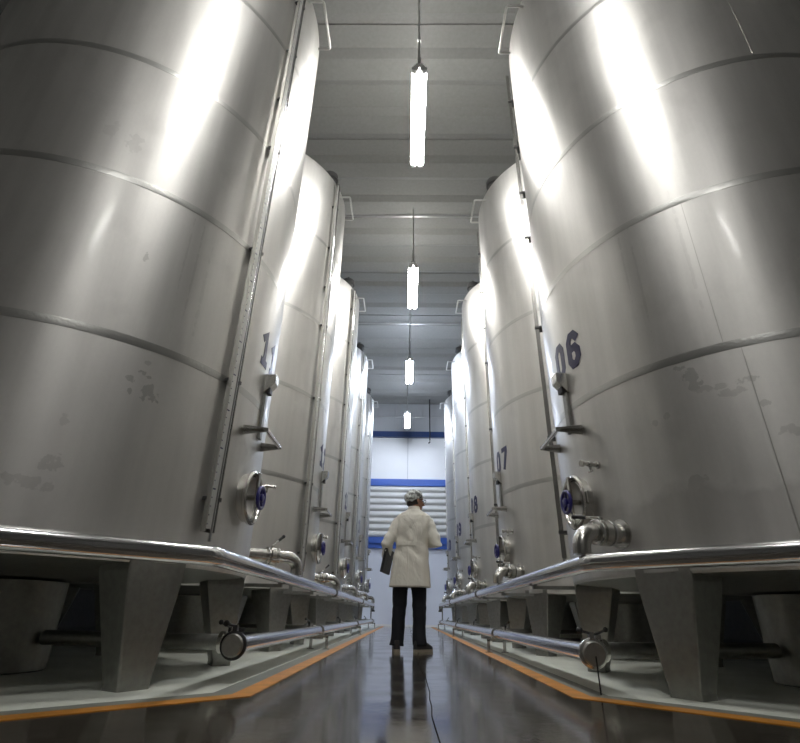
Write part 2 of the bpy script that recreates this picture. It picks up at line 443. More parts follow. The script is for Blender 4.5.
def rib_bm(phi):
    bm = NB(); m = frame(phi, 0)
    box(bm, -.10, .0, -.15, .10, .012, .01, mx=m)
    return bm
def manway(root, phi, z):
    m = frame(phi, z)
    bm = NB(); ro = .166
    lathe(bm, [(ro-.008, -.02), (ro-.008, .030), (ro+.012, .040), (ro+.014, .056), (ro, .066), (ro-.016, .062), (ro-.022, .050), (ro-.026, -.02)], 48, m)
    f = obj('manway_frame', bm, M['fitting'], root, smooth=True)
    bm = NB(); lathe(bm, [(ro-.027, .050), (ro-.034, .054), (ro-.05, .036), (.09, .016), (0, .010)], 48, m)
    d = obj('manway_door', bm, M['dish'], root, smooth=True)
    bm = NB(); box(bm, -.018, -ro-.004, .066, .018, ro+.004, .084, mx=m); bevel(bm, .004); obj('crossbar', bm, M['fitting'], d)
    bm = NB(); lathe(bm, [(.018, .012), (.018, .11), (.010, .115), (0, .115)], 16, m); obj('spindle', bm, M['fitting'], d, smooth=True)
    bm = NB(); rw = .070
    pr = [(rw+.012*math.cos(a), .108+.012*math.sin(a)) for a in [2*PI*i/10 for i in range(10)]]
    lathe(bm, pr, 28, m, close=True)
    for k in range(5):
        a = 2*PI*k/5+.3; tube(bm, [(.012*math.cos(a), .012*math.sin(a), .104), (rw*math.cos(a), rw*math.sin(a), .108)], .008, 8, mx=m)
    lathe(bm, [(.026, .095), (.026, .122), (.014, .128), (0, .128)], 16, m)
    h = obj('handwheel', bm, M['blue'], d, smooth=True); h['label'] = 'blue handwheel'
    bm = NB(); box(bm, ro+.008, -.04, .01, ro+.034, .04, .05, mx=m); bevel(bm, .006); obj('hinge', bm, M['fitting'], f)
def gauge(root, phi, z0, z1):
    bm = NB(); m = frame(phi, 0)
    # channel with a scale plate in it
    box(bm, -.042, z0, .030, -.036, z1, .060, mx=m); box(bm, .036, z0, .030, .042, z1, .060, mx=m); box(bm, -.042, z0, .026, .042, z1, .031, mx=m)
    g = obj('level_gauge', bm, M['fitting'], root)
    bm = NB(); box(bm, -.034, z0+.02, .034, .008, z1-.02, .056, mx=m); p = obj('scale_plate', bm, M['scale_marks'], g)
    bm = NB(); tube(bm, [(.022, z0-.05, .048), (.022, z1+.03, .048)], .011, 10, mx=m); obj('sight_tube', bm, M['polish'], g, smooth=True)
    for zz in (.95, 1.72, 2.8, 3.88, 4.5, 5.2, 6.0):
        bm = NB(); box(bm, -.044, zz-.010, -.004, .050, zz+.010, .030, mx=m); box(bm, .034, zz-.012, .028, .050, zz+.012, .064, mx=m); obj('clip', bm, M['vent'], g)
def step_bracket(root, phi, z, y0, y1):
    # u-shaped rung held off the shell by two tapered side plates
    bm = NB()
    xo = R+.135
    tube(bm, [(xo, y0, z), (xo, y1, z)], .014, 12)
    b = obj('step_rung', bm, M['polish'], root, smooth=True)
    for y in (y0, y1):
        xs = math.sqrt(R*R-y*y)-.004; bm = NB(); s = .005
        vs = [(xs, y-s, z+.035), (xo+.014, y-s, z+.014), (xo+.014, y-s, z-.012), (xs, y-s, z-.035)]
        a = [bm.verts.new(v) for v in vs]; c = [bm.verts.new((v[0], y+s, v[2])) for v in vs]
        # plates lie nearly flat, so seen from below they are wide
        for v, w in zip(a, c): pass
        bm.faces.new(a); bm.faces.new(c[::-1])
        for i in range(4): bm.faces.new((a[i], a[(i+1) % 4], c[(i+1) % 4], c[i]))
        box(bm, xs, y-.035, z-.003, xo-.02, y+.035, z+.003)
        obj('rung_plate', bm, M['fitting'], b)
    m = frame(phi, 0)
    bm = NB(); box(bm, -.028, z+.02, .0, .028, 1.90, .022, mx=m); bevel(bm, .003); obj('bracket_strip', bm, M['plate'], root)
    bm = NB(); w = .046
    pr = [(0, 1.84), (.075, 1.92), (.085, 1.93), (.085, 2.0), (0, 2.0)]
    a = [bm.verts.new(m @ Vector((-w, z_, x_))) for x_, z_ in pr]; c = [bm.verts.new(m @ Vector((w, z_, x_))) for x_, z_ in pr]
    bm.faces.new(a); bm.faces.new(c[::-1])
    for i in range(5): bm.faces.new((a[i], a[(i+1) % 5], c[(i+1) % 5], c[i]))
    bevel(bm, .004); hb = obj('hook_box', bm, M['fitting'], root)
    bm = NB(); box(bm, -.034, 1.85, .012, .034, 1.905, .05, mx=m)
    bmesh.ops.rotate(bm, cent=m @ Vector((0, 1.88, .03)), matrix=Matrix.Identity(3), verts=bm.verts)
    obj('slot', bm, M['dark'], hb)
def top_rail(root, z=6.40, y0=-.33, y1=.18):
    bm = NB(); xo = R+.13
    a = (math.sqrt(R*R-y0*y0)-.03, y0, z); b = (math.sqrt(R*R-y1*y1)-.03, y1, z)
    p = [a]+arc_path(a, (xo, y0, z), (xo, y1, z), .02, 3)+arc_path((xo, y0, z), (xo, y1, z), b, .02, 3)+[b]
    tube(bm, p, .014, 10); obj('top_rail', bm, M['scale'], root, smooth=True)
def sample_tap(root, phi, z):
    m = frame(phi, z); bm = NB()
    lathe(bm, [(.024, -.01), (.024, .012), (.012, .014), (.012, .05), (.018, .052), (.018, .075), (.012, .077), (.012, .11), (.020, .112), (.020, .13), (0, .13)], 16, m)
    t_ = obj('sample_tap', bm, M['fitting'], root, smooth=True)
    bm = NB(); tube(bm, [(0, -.005, .063), (0, -.045, .063)], .008, 8, mx=m); tube(bm, [(-.02, -.045, .063), (.02, -.045, .063)], .006, 8, mx=m); obj('tap_handle', bm, M['fitting'], t_, smooth=True)
def outlet(root, phi, z, reach, drop, hv):
    """outlet stub, clamps, butterfly valve with lever, elbow turning down into the upper pipe"""
    m = frame(phi, z); r = .054; bm = NB()
    lathe(bm, [(.085, -.03), (.085, .006), (r, .012), (r, .05)], 28, m)
    v0 = reach*.46 if reach > .4 else .075
    lathe(bm, [(r, .05), (r, v0), (.066, v0), (.066, v0+.018), (.059, v0+.022), (.059, v0+.03), (.074, v0+.032), (.074, v0+.075), (.059, v0+.077), (.059, v0+.085), (.066, v0+.089), (.066, v0+.107), (r, v0+.109)], 28, m)
    o = obj('outlet_valve', bm, M['fitting'], root, smooth=True)
    bm = NB()
    for s in (.004, .095): lathe(bm, [(.067, v0+s), (.073, v0+s+.003), (.073, v0+s+.012), (.067, v0+s+.015)], 24, m)
    obj('valve_clamp', bm, M['polish'], o, smooth=True)
    bm = NB(); vv = v0+.054
    tube(bm, [(0, .06, vv), (0, .085, vv)], .014, 12, mx=m)
    tube(bm, [(0, .085, vv), hv], .007, 8, mx=m); obj('valve_stem', bm, M['fitting'], o, smooth=True)
    bm = NB(); a = Vector((0, .085, vv)); b = Vector(hv); d = (b-a)
    tube(bm, [a+d*.55, b, b+d.normalized()*.01], .012, 10, mx=m); bmesh.ops.create_icosphere(bm, subdivisions=2, radius=.016, matrix=m @ Matrix.Translation(b))
    h = obj('valve_handle', bm, M['dark'], o, smooth=True); h['label'] = 'black lever grip'
    bm = NB(); s0 = v0+.105; e = Vector((0, 0, reach))
    path = [Vector((0, 0, s0))]+arc_path((0, 0, s0), (0, 0, reach), (0, -drop, reach), min(.10, max(.06, reach-s0-.005)), 8)+[Vector((0, -drop, reach))]
    tube(bm, path, r*.95, 22, mx=m)
    obj('elbow_pipe', bm, M['fitting'], o, smooth=True)
def vent(root, phi):
    a = math.radians(phi); x, y = 1.26*math.cos(a), 1.26*math.sin(a)
    bm = NB(); mx = Matrix.Translation((x, y, TOP))
    lathe(bm, [(.10, -.02), (.10, .12), (.135, .125), (.135, .20), (.125, .225), (.06, .245), (0, .25)], 28, mx)
    v = obj('roof_vent', bm, M['vent'], root, smooth=True); v['label'] = 'dark round vent cap'
    bm = NB(); tube(bm, [(x, y, TOP+.24), (x, y, TOP+.33)], .016, 8); obj('vent_stub', bm, M['vent'], v, smooth=True)

DIG = {'0': [[(.3, 0), (.7, 0), (1, .18), (1, .82), (.7, 1), (.3, 1), (0, .82), (0, .18), 'c']],
 '1': [[(.05, .80), (.55, 1), (.55, 0)], [(.12, 0), (.98, 0)]],
 '2': [[(0, .80), (.3, 1), (.75, 1), (1, .82), (1, .62), (0, .12), (0, 0), (1, 0)]],
 '3': [[(0, 1), (1, 1), (.5, .6), (.8, .56), (1, .4), (1, .16), (.7, 0), (.3, 0), (0, .14)]],
 '4': [[(.75, 0), (.75, 1), (0, .3), (1, .3)]],
 '5': [[(1, 1), (.05, 1), (0, .58), (.7, .6), (1, .42), (1, .16), (.7, 0), (.3, 0), (0, .14)]],
 '6': [[(1, .84), (.7, 1), (.3, 1), (0, .82), (0, .18), (.3, 0), (.7, 0), (1, .18), (1, .40), (.7, .56), (0, .54)]],
 '7': [[(0, 1), (1, 1), (1, .84), (.42, 0)]],
 '8': [[(.3, 0), (.7, 0), (1, .16), (1, .38), (.7, .53), (.3, .53), (0, .38), (0, .16), 'c'], [(.3, 1), (.7, 1), (.95, .86), (.95, .68), (.7, .54), (.3, .54), (.05, .68), (.05, .86), 'c']],
 '9': [[(0, .16), (.3, 0), (.7, 0), (1, .18), (1, .82), (.7, 1), (.3, 1), (0, .82), (0, .60), (.3, .44), (1, .46)]]}
def number(root, text, phi_c, z, W=.105, H=.235, T=.060, gap=.215):
    """block digits lettered on the curved shell"""
    for di, ch in enumerate(text):
        x0 = (di-(len(text)-1)/2)*gap-W/2
        bm = NB()
        for path in DIG[ch]:
            closed = path[-1] == 'c'; pts = [Vector((x0+p[0]*W, z-H/2+p[1]*H, 0)) for p in path if p != 'c']
            if not closed:
                pts[0] += (pts[0]-pts[1]).normalized()*T*.3; pts[-1] += (pts[-1]-pts[-2]).normalized()*T*.3
            n = len(pts); P_ = []
            for i in range(n):
                a = pts[i-1] if (i or closed) else None; b = pts[(i+1) % n] if (i < n-1 or closed) else None
                d1 = (pts[i]-a).normalized() if a is not None else None; d2 = (b-pts[i]).normalized() if b is not None else None
                d1 = d1 or d2; d2 = d2 or d1
                tn = (d1+d2).normalized(); nn = Vector((-tn.y, tn.x, 0)); P_.append((pts[i], nn/max(.6, nn.dot(Vector((-d1.y, d1.x, 0))))*T/2))
            def at(u, v, h):
                a = math.radians(phi_c)+u/R; rr = R+.0008+h; return (rr*math.cos(a), rr*math.sin(a), v)
            rings = []
            segs = n if closed else n-1
            for i in range(segs):
                (p, w1), (q, w2) = P_[i], P_[(i+1) % n]
                for k in range(4):
                    t_ = k/4; c = p.lerp(q, t_); w_ = w1.lerp(w2, t_); rings.append((c, w_))
            if not closed: rings.append(P_[-1])
            R4 = [[bm.verts.new(at(*(c+w_*sx)[:2], h)) for sx, h in ((-1, -.003), (-1, .0018), (1, .0018), (1, -.003))] for c, w_ in rings]
            m_ = len(R4)
            for i in range(m_ if closed else m_-1):
                A, B = R4[i], R4[(i+1) % m_]
                for j in range(4): bm.faces.new((A[j], A[(j+1) % 4], B[(j+1) % 4], B[j]))
            if not closed: bm.faces.new(R4[0][::-1]); bm.faces.new(R4[-1])
        n_ = obj('number_digit', bm, M['navy'], root); n_['label'] = 'dark blue digit '+ch+' on the shell'

def make_tank(side):
    root = empty('storage_tank')
    obj('shell', shell_bm(), M['shell'], root, smooth=True)
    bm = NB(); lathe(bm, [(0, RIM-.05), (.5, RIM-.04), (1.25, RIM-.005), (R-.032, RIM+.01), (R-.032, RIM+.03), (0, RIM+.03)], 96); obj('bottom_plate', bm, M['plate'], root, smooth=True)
    for z in BANDS: obj('weld_band', band_bm(z), M['band'], root, smooth=True)
    for ph, z0, z1 in ((-120, RIM+.03, 1.69), (112, 1.75, 2.77), (-125, 2.83, 3.85), (-160, 3.91, 5.17), (82, 3.91, 5.17), (57, RIM+.03, 1.69), (54, 1.75, 2.77), (150, 2.83, 3.85), (95, 5.23, 6.4), (-125, 5.23, 6.4)):
        obj('weld_seam', seam_bm(ph, z0, z1), M['seam'], root)
    for k in range(6):
        l = obj('leg', leg_bm(30+60*k), M['plate'], root)
    bm = NB(); lathe(bm, [(0, .003), (.27, .003), (.28, .01), (.28, RIM-.06), (0, RIM-.06)], 40); obj('sump', bm, M['plate'], root, smooth=True)
    manway(root, -2.5 if side < 0 else 6.5, 1.05)
    gauge(root, GPHI, .76, 6.48)
    step_bracket(root, *((.5, 1.47, -.26, .14) if side < 0 else (6.5, 1.52, -.14, .30)))
    top_rail(root, 6.40, *((-.33, .18) if side < 0 else (-.13, .38)))
    sample_tap(root, 17, 1.24)
    if side < 0: outlet(root, 39, .79, .57, .79-.60-.049, (.01, .17, .316+.10))
    else: outlet(root, 21, .80, .295, .80-.625-.049, (-.16, .11, .19))
    vent(root, -18 if side < 0 else 18)
    return root
def copy_tree(o, parent=None):
    c = o.copy(); COL.objects.link(c); c.parent = parent
    for ch in [x for x in o.children if x.name.split('.')[0] != 'number_digit']: copy_tree(ch, c)
    return c
ordn = ('first', 'second', 'third', 'fourth', 'fifth')
vis = {
 -1: ['large steel storage tank filling the left foreground, marked 11, dark spots on its shell',
      'steel storage tank behind the nearest left tank, marked 12',
      'middle steel storage tank of the left row, third from the viewer',
      'steel storage tank fourth from the viewer in the left row',
      'farthest steel storage tank of the left row, beside the far wall'],
  1: ['large steel storage tank filling the right foreground, marked 06, duller film on its base',
      'steel storage tank behind the nearest right tank, marked 07',
      'middle steel storage tank of the right row, marked 08',
      'steel storage tank fourth from the viewer in the right row, marked 09',
      'farthest steel storage tank of the right row, beside the far wall']}
for s in (-1, 1):
    proto = make_tank(s)
    for i in range(5):
        t = proto if i == 0 else copy_tree(proto)
        t.location = (CXL, CYL[i], 0) if s < 0 else (CXR, CYR[i], 0)
        t.rotation_euler.z = 0 if s < 0 else PI
        tag(t, vis[s][i], 'storage tank', 'storage tanks of the left row' if s < 0 else 'storage tanks of the right row')
        if i == 0:
            sh = [c for c in t.children if c.name.startswith('shell')][0]; proto_shell = sh
            tanks0 = t
        number(t, ('%02d' % (11+i)) if s < 0 else ('%02d' % (6+i)), 0 if s < 0 else 9.5, 2.18 if s < 0 else 2.13)
    # the nearest tank carries its own marks
    me = proto_shell.data.copy(); me.materials[0] = M['shell_a'] if s < 0 else M['shell_b']
    proto_shell.data = me

# ------------------------------------------------------------------ pipes along the rows
def manifold(s):
    cys = CYL if s < 0 else CYR; side = 'left' if s < 0 else 'right'
    X = .98; z = .60 if s < 0 else .625; yc = 2.66 if s < 0 else 2.94
    cx = CXL if s < 0 else CXR
    # upper pipe
    up = empty('upper_pipe', (s*X, yc, 0), label='thick polished steel pipe at knee height along the %s tanks' % side, cat='pipe', group=None)
    k = .92
    c1 = (0, 0, z); c0 = (s*k, -k*.93, z); end = (s*3.6, -k*.93, z); far = (0, 16.3-yc, z)
    path = [Vector(end)]+arc_path(end, c0, c1, .25, 6)+arc_path(c0, c1, far, .09, 6)
    bm = NB(); tube(bm, path+[Vector((0, 4.6, z))], .047, 24); obj('pipe', bm, M['polish'], up, smooth=True)
    bm = NB(); pts = [Vector((0, 4.6, z)), Vector((0, 9.2, z))]; tube(bm, pts, .047, 24); obj('pipe', bm, M['polish'], up, smooth=True)
    fy = 16.1-yc
    bm = NB(); tube(bm, [Vector((0, 9.2, z))]+arc_path((0, 9.2, z), (0, fy, z), (0, fy, z-.16), .09)+[Vector((0, fy, z-.16))], .047, 24); obj('pipe', bm, M['polish'], up, smooth=True)
    for yy in (4.6, 9.2):
        bm = NB(); lathe(bm, [(.046, -.016), (.058, -.016), (.060, 0), (.058, .016), (.046, .016)], 24, Matrix.Translation((0, yy, z)) @ Matrix.Rotation(PI/2, 4, 'X'), close=True)
        obj('pipe_clamp', bm, M['fitting'], up, smooth=True)
    bm = NB(); lathe(bm, [(0, -.02), (.056, -.02), (.058, .0), (.056, .02), (0, .02)], 24, Matrix.Translation((0, fy, z-.16))); obj('end_cap', bm, M['dark'], up, smooth=True)
    # brackets from tank legs
    for i, cy in enumerate(cys):
        for ang in (-30, 30):
            a = math.radians(ang); lx = cx - s*R*math.cos(a); ly = cy+R*math.sin(a)
            if ang < 0 and i == 0: continue
            bm = NB(); ax = lx-s*X; ax -= math.copysign(.02, ax); box(bm, min(0, ax), ly-yc-.02, z-.075, max(0, ax), ly-yc+.02, z-.05)
            box(bm, -.03, ly-yc-.02, z-.052, .03, ly-yc+.02, z-.042); obj('support_arm', bm, M['plate'], up)
    for yy in (11.3, 15.3):
        bm = NB(); tube(bm, [(0, yy-yc, .24), (0, yy-yc, z-.045)], .018, 10); obj('post', bm, M['fitting'], up, smooth=True)
    # lower pipe
    X2 = .96; z2 = .185; y0 = 3.12 if s < 0 else 3.02
    lo_ = empty('lower_pipe', (s*X2, y0, 0), label='steel drain pipe near the floor along the %s tanks, capped near end' % side, cat='pipe')
    L_ = 16.2-y0
    bm = NB(); tube(bm, [(0, .02, z2), (0, L_*.5, z2)], .045, 24); obj('pipe', bm, M['polish'], lo_, smooth=True)
    bm = NB(); tube(bm, [(0, L_*.5, z2), (0, L_, z2)], .045, 24, radii=[.045, .045]); obj('pipe', bm, M['polish'], lo_, smooth=True)
    ry = Matrix.Rotation(PI/2, 4, 'X')
    bm = NB(); lathe(bm, [(0, .045), (.052, .045), (.058, .038), (.060, .0), (.060, -.02), (0, -.02)], 32, Matrix.Translation((0, 0, z2)) @ ry)
    ec = obj('end_cap', bm, M['plate'], lo_, smooth=True)
    bm = NB(); lathe(bm, [(.056, -.004), (.072, .002), (.074, .012), (.072, .022), (.056, .028)], 32, Matrix.Translation((0, 0, z2)) @ ry, close=True)
    box(bm, -.012, -.03, z2+.068, .012, .006, z2+.10); box(bm, .02, -.022, z2+.066, .05, -.002, z2+.086)
    obj('cap_clamp', bm, M['fitting'] if s > 0 else M['dark'], ec, smooth=True)
    bm = NB(); tube(bm, [(.01, -.012, z2+.09), (-.05*1, -.012, z2+.105)], .007, 8); bmesh.ops.create_icosphere(bm, subdivisions=2, radius=.018, matrix=Matrix.Translation((-.055, -.012, z2+.107)))
    obj('clamp_knob', bm, M['dark'], ec, smooth=True)
    if s > 0:
        bm = NB(); tube(bm, [(0, -.052, z2-.01), (0, -.052, .006)], .004, 6); obj('drip_wire', bm, M['dark'], lo_)
    for yy in (6.15, 10.6, 15.4):
        bm = NB(); y_ = yy-y0; lathe(bm, [(.044, -.012), (.056, -.012), (.058, 0), (.056, .012), (.044, .012)], 24, Matrix.Translation((0, y_-.03, z2)) @ ry, close=True)
        obj('pipe_clamp', bm, M['fitting'], lo_, smooth=True)
        st = NB(); w = .085
        for sx in (-1, 1): box(st, sx*w-.014, y_-.014, .008, sx*w+.014, y_+.014, .125); box(st, sx*w-.035, y_-.03, .003, sx*w+.035, y_+.03, .010)
        box(st, -w-.014, y_-.014, .115, w+.014, y_+.014, .141)
        obj('stand', st, M['fitting'], lo_)
    # branch from every tank sump
    for i, cy in enumerate(cys):
        yb = (cy-.20)-y0 if i else .16
        xs = cx-s*X2; ys = (cy-y0)-.05
        bm = NB(); a = Vector((xs-s*.30, ys, z2+.005)); b = Vector((0, yb, z2+.005))
        tube(bm, [a, b], .042, 20); br = obj('branch_pipe', bm, M['plate'] if i == 0 else M['fitting'], lo_, smooth=True)
        m_ = a.lerp(b, .90 if i else .93); d = (b-a).normalized()
        rot = d.to_track_quat('Z', 'Y').to_matrix().to_4x4()
        bm = NB(); lathe(bm, [(.04, -.045), (.058, -.045), (.058, -.02), (.050, -.018), (.050, .018), (.058, .02), (.058, .045), (.04, .045)], 24, Matrix.Translation(m_) @ rot)
        va = obj('drain_valve', bm, M['fitting'], lo_, smooth=True)
        bm = NB(); tube(bm, [m_+Vector((0, 0, .045)), m_+Vector((0, 0, .085))], .010, 8); tube(bm, [m_+Vector((0, 0, .08)), m_+Vector((s*.02, -.11, .105))], .008, 8)
        bmesh.ops.create_icosphere(bm, subdivisions=2, radius=.014, matrix=Matrix.Translation(m_+Vector((s*.02, -.115, .106))))
        obj('valve_handle', bm, M['dark'], va, smooth=True)
manifold(-1); manifold(1)

# ------------------------------------------------------------------ lamps
lamp_lbl = {0: 'bright twin-tube lamp hanging nearest the viewer, largest in the picture', 1: 'lit tube lamp second along the aisle, between the second tanks',
            2: 'small lit tube lamp third along the aisle', 3: 'farthest and smallest lit tube lamp, hanging before the far wall'}
def lamp(x, y, z, mat, label, first=False):
    t = empty('hanging_lamp', (x, y, z), label=label, cat='ceiling lamp', group='tube lamps hanging in a line over the aisle')
    L_ = 1.50
    bm = NB(); box(bm, -.06, -L_/2, .03, .06, L_/2, .085); bevel(bm, .01); obj('housing', bm, M['housing'], t)
    for s in (-1, 1):
        bm = NB(); tube(bm, [(s*.054, -L_/2+.04, 0), (s*.054, L_/2-.04, 0)], .040, 12); obj('tube', bm, mat, t, smooth=True)
        for e in (-1, 1):
            bm = NB(); tube(bm, [(s*.054, e*(L_/2-.045), 0), (s*.054, e*(L_/2), 0)], .043, 12); box(bm, s*.054-.01, e*(L_/2-.03)-.01, .0, s*.054+.01, e*(L_/2-.03)+.01, .04); obj('tube_cap', bm, M['housing'], t, smooth=True)
    for e in (-1, 1):
        bm = NB(); tube(bm, [(0, e*(L_/2-.03), .08), (0, e*(L_/2-.03), CH-z-.0)], .014, 8); h = obj('hanger', bm, M['conduit'], t, smooth=True)
        for z0_, z1_ in ((.12, .26), (.60, .64)):
            bm = NB(); tube(bm, [(0, e*(L_/2-.03), z0_), (0, e*(L_/2-.03), z1_)], .023, 10); obj('coupling', bm, M['conduit'], h, smooth=True)
    return t
for i, (x, y) in enumerate(((.077, 4.70), (.053, 8.60), (.01, 12.58), (-.04, 16.45))):
    lamp(x, y, 6.45, M['tube'] if i < 2 else M['tubefar'], lamp_lbl[i])
lamp(.10, .76, 6.45, M['tube'], 'lit tube lamp overhead, just above the frame')
lamp(.13, -3.2, 6.45, M['tube'], 'lit tube lamp behind the viewer')
# ------------------------------------------------------------------ person
def fuse(bm, name, mat, parent, voxel=.008, smooth=4, bump=None):
    """fuse overlapping closed pieces into one continuous skin"""
    me = bpy.data.meshes.new(name); bm.to_mesh(me); bm.free()
    o = bpy.data.objects.new(name, me); COL.objects.link(o)
    r = o.modifiers.new('r', 'REMESH'); r.mode = 'VOXEL'; r.voxel_size = voxel
    s = o.modifiers.new('s', 'SMOOTH'); s.iterations = smooth; s.factor = .5
    dg = bpy.context.evaluated_depsgraph_get(); dg.update()
    m2 = bpy.data.meshes.new_from_object(o.evaluated_get(dg)); m2.name = name
    o.modifiers.clear(); o.data = m2; bpy.data.meshes.remove(me)
    m2.materials.clear(); m2.materials.append(mat)
    if bump:
        for v in m2.vertices: v.co = bump(v.co)
    for p in m2.polygons: p.use_smooth = True
    if parent: o.parent = parent
    return o
def ell(bm, c, r, rot=None, sub=3):
    m = Matrix.Translation(c)
    if rot is not None: m = m @ rot
    bmesh.ops.create_icosphere(bm, subdivisions=sub, radius=1, matrix=m @ Matrix.Diagonal((*r, 1)))
def loft(bm, secs, seg=40, fold=0):
    """secs: (z, cx, cy, a, b)"""
    rings = []
    for z, cx, cy, a, b in secs:
        ring = []
        for j in range(seg):
            t_ = 2*PI*j/seg; k = 1+fold*max(0, (1.05-z)/.42)*(math.sin(7*t_+1.2)+.6*math.sin(11*t_))
            e = 2.4
            ct, st = math.cos(t_), math.sin(t_)
            x = math.copysign(abs(ct)**(2/e), ct)*a*k; y = math.copysign(abs(st)**(2/e), st)*b*k
            ring.append(bm.verts.new((cx+x, cy+y, z)))
        rings.append(ring)
    for a, b in zip(rings, rings[1:]):
        for j in range(seg): bm.faces.new((a[j], a[(j+1) % seg], b[(j+1) % seg], b[j]))
    bm.faces.new(rings[0][::-1]); bm.faces.new(rings[-1])

P = empty('person', (0.012, 6.05, 0), label='person standing in the aisle, back turned, white coat, hairnet, dark trousers, head turned right', cat='person')
HM = Matrix.Translation((.066, .015, 1.585)) @ Matrix.Rotation(math.radians(-58), 4, 'Z') @ Matrix.Rotation(math.radians(-4), 4, 'X')   # head: faces local +y
def hp(x, y, z): return HM @ Vector((x, y, z))
HR = HM.to_3x3().to_4x4(); HM = HM @ Matrix.Scale(1.12, 4)
bm = NB()
loft(bm, [(.86, 0, 0, .15, .10), (.95, 0, 0, .155, .105), (1.08, .015, 0, .135, .09), (1.25, .035, 0, .150, .10), (1.34, .045, 0, .14, .085), (1.40, .048, 0, .09, .06)], 28)
tube(bm, [(.048, -.005, 1.36), (.05, 0, 1.46), (.055, .01, 1.56)], .055, 20, radii=[.075, .057, .054])
hips = ((-.08, 0, .92), (.085, 0, .92)); knees = ((-.10, .02, .50), (.115, .02, .50)); anks = ((-.125, -.01, .09), (.115, -.01, .09))
for h, k, a in zip(hips, knees, anks): tube(bm, [h, k, a], .06, 18, radii=[.085, .058, .038])
for a, rz in zip(anks, (3, -42)):
    ell(bm, (a[0]+.05*math.sin(math.radians(-rz)), a[1]+.06, .05), (.038, .10, .035), Matrix.Rotation(math.radians(rz), 4, 'Z'))
LS, LE, LW = Vector((-.105, 0, 1.36)), Vector((-.255, -.04, 1.08)), Vector((-.262, .15, .90))
RS, RE, RW = Vector((.20, 0, 1.36)), Vector((.300, -.045, 1.105)), Vector((.20, .19, 1.10))
for s_, e_, w_ in ((LS, LE, LW), (RS, RE, RW)):
    tube(bm, [s_, s_.lerp(e_, .5), e_, e_.lerp(w_, .5), w_], .04, 16, radii=[.040, .040, .038, .034, .024])
# hands: palm, four fingers of different length, thumb
def hand(w, d, palm_n, curl, thumb_side):
    d = d.normalized(); n_ = palm_n.normalized(); sd = d.cross(n_).normalized()*thumb_side
    c = w+d*.045
    rot = Matrix((sd, d, n_)).transposed().to_4x4()
    ell(bm, c, (.038, .052, .016), rot)
    for i, ln in enumerate((.070, .078, .073, .058)):
        b0 = w+d*.075+sd*(.027-.018*i); p = [b0-d*.02, b0]; dd = d.copy()
        for f in (.42, .32, .26):
            dd = Matrix.Rotation(curl, 3, sd*(-1)*1.0) @ dd if curl else dd
            p.append(p[-1]+dd*ln*f)
        tube(bm, p, .0085, 8, radii=[.009, .009, .0086, .008, .007])
    t0 = w+d*.022+sd*.026; t1 = t0+(sd*.75+d*.6+n_*.2).normalized()*.035; t2 = t1+(sd*.25+d*.9+n_*.4).normalized()*.030
    tube(bm, [t0-sd*.01, t0, t1, t2], .010, 8, radii=[.011, .012, .010, .008])
hand(LW, Vector((.05, .55, -.75)), Vector((.95, 0, .1)), .35, 1)
hand(RW, (RW-RE), Vector((-.2, -.1, -1)), .3, -1)
# head
ell(bm, hp(0, -.012, .025), (.074, .092, .088), HR)
ell(bm, hp(0, .028, -.035), (.056, .062, .072), HR)
ell(bm, hp(0, .066, -.088), (.026, .022, .020), HR)
ell(bm, hp(0, .072, .022), (.050, .022, .012), HR)
tube(bm, [hp(0, .078, .012), hp(0, .096, -.012), hp(0, .112, -.030), hp(0, .088, -.040)], .01, 10, radii=[.008, .010, .0135, .010])
ell(bm, hp(0, .086, -.058), (.024, .012, .006), HR); ell(bm, hp(0, .084, -.069), (.021, .011, .007), HR)
for s in (-1, 1):
    ell(bm, hp(s*.040, .060, -.025), (.022, .018, .018), HR)
    ell(bm, hp(s*.075, -.008, -.018), (.010, .018, .031), HR)
obody = fuse(bm, 'body', M['skin'], P, .0075, 3)
for s in (-1, 1):
    bm = NB(); ell(bm, hp(s*.031, .078, -.002), (.012, .010, .009), HR, 2); obj('eye', bm, M['dark'], obody, smooth=True)
# hair below the net and the net itself
bm = NB(); ell(bm, hp(0, -.030, -.012), (.078, .078, .070), HR); ell(bm, hp(0, -.058, -.050), (.052, .042, .035), HR)
oh = fuse(bm, 'hair', M['hair'], P, .008, 2)
bm = NB()
ell(bm, hp(0, -.020, .042), (.096, .112, .078), HR @ Matrix.Rotation(math.radians(12), 4, 'X'), 4)
ell(bm, hp(0, -.055, .015), (.088, .078, .070), HR, 3)
for v in bm.verts:
    q_ = v.co*70; v.co += (v.co-hp(0, 0, 0)).normalized()*.004*(math.sin(q_.x)*math.cos(q_.y*1.3)+math.sin(q_.z*1.2+q_.x))
fuse(bm, 'hair_net', M['net'], P, .007, 1)
bm = NB()
for s in (-1, 1):
    tube(bm, [hp(s*.084, -.01, .0), hp(s*.072, .075, .004), hp(s*.058, .094, .004)], .0035, 6)
    pts = [hp(s*.034+.024*math.cos(a), .100, -.002+.019*math.sin(a)) for a in [2*PI*i/14 for i in range(15)]]
    tube(bm, pts, .0028, 6)
tube(bm, [hp(-.011, .102, .003), hp(.011, .102, .003)], .003, 6)
obj('glasses', bm, M['glass_frame'], P, smooth=True)
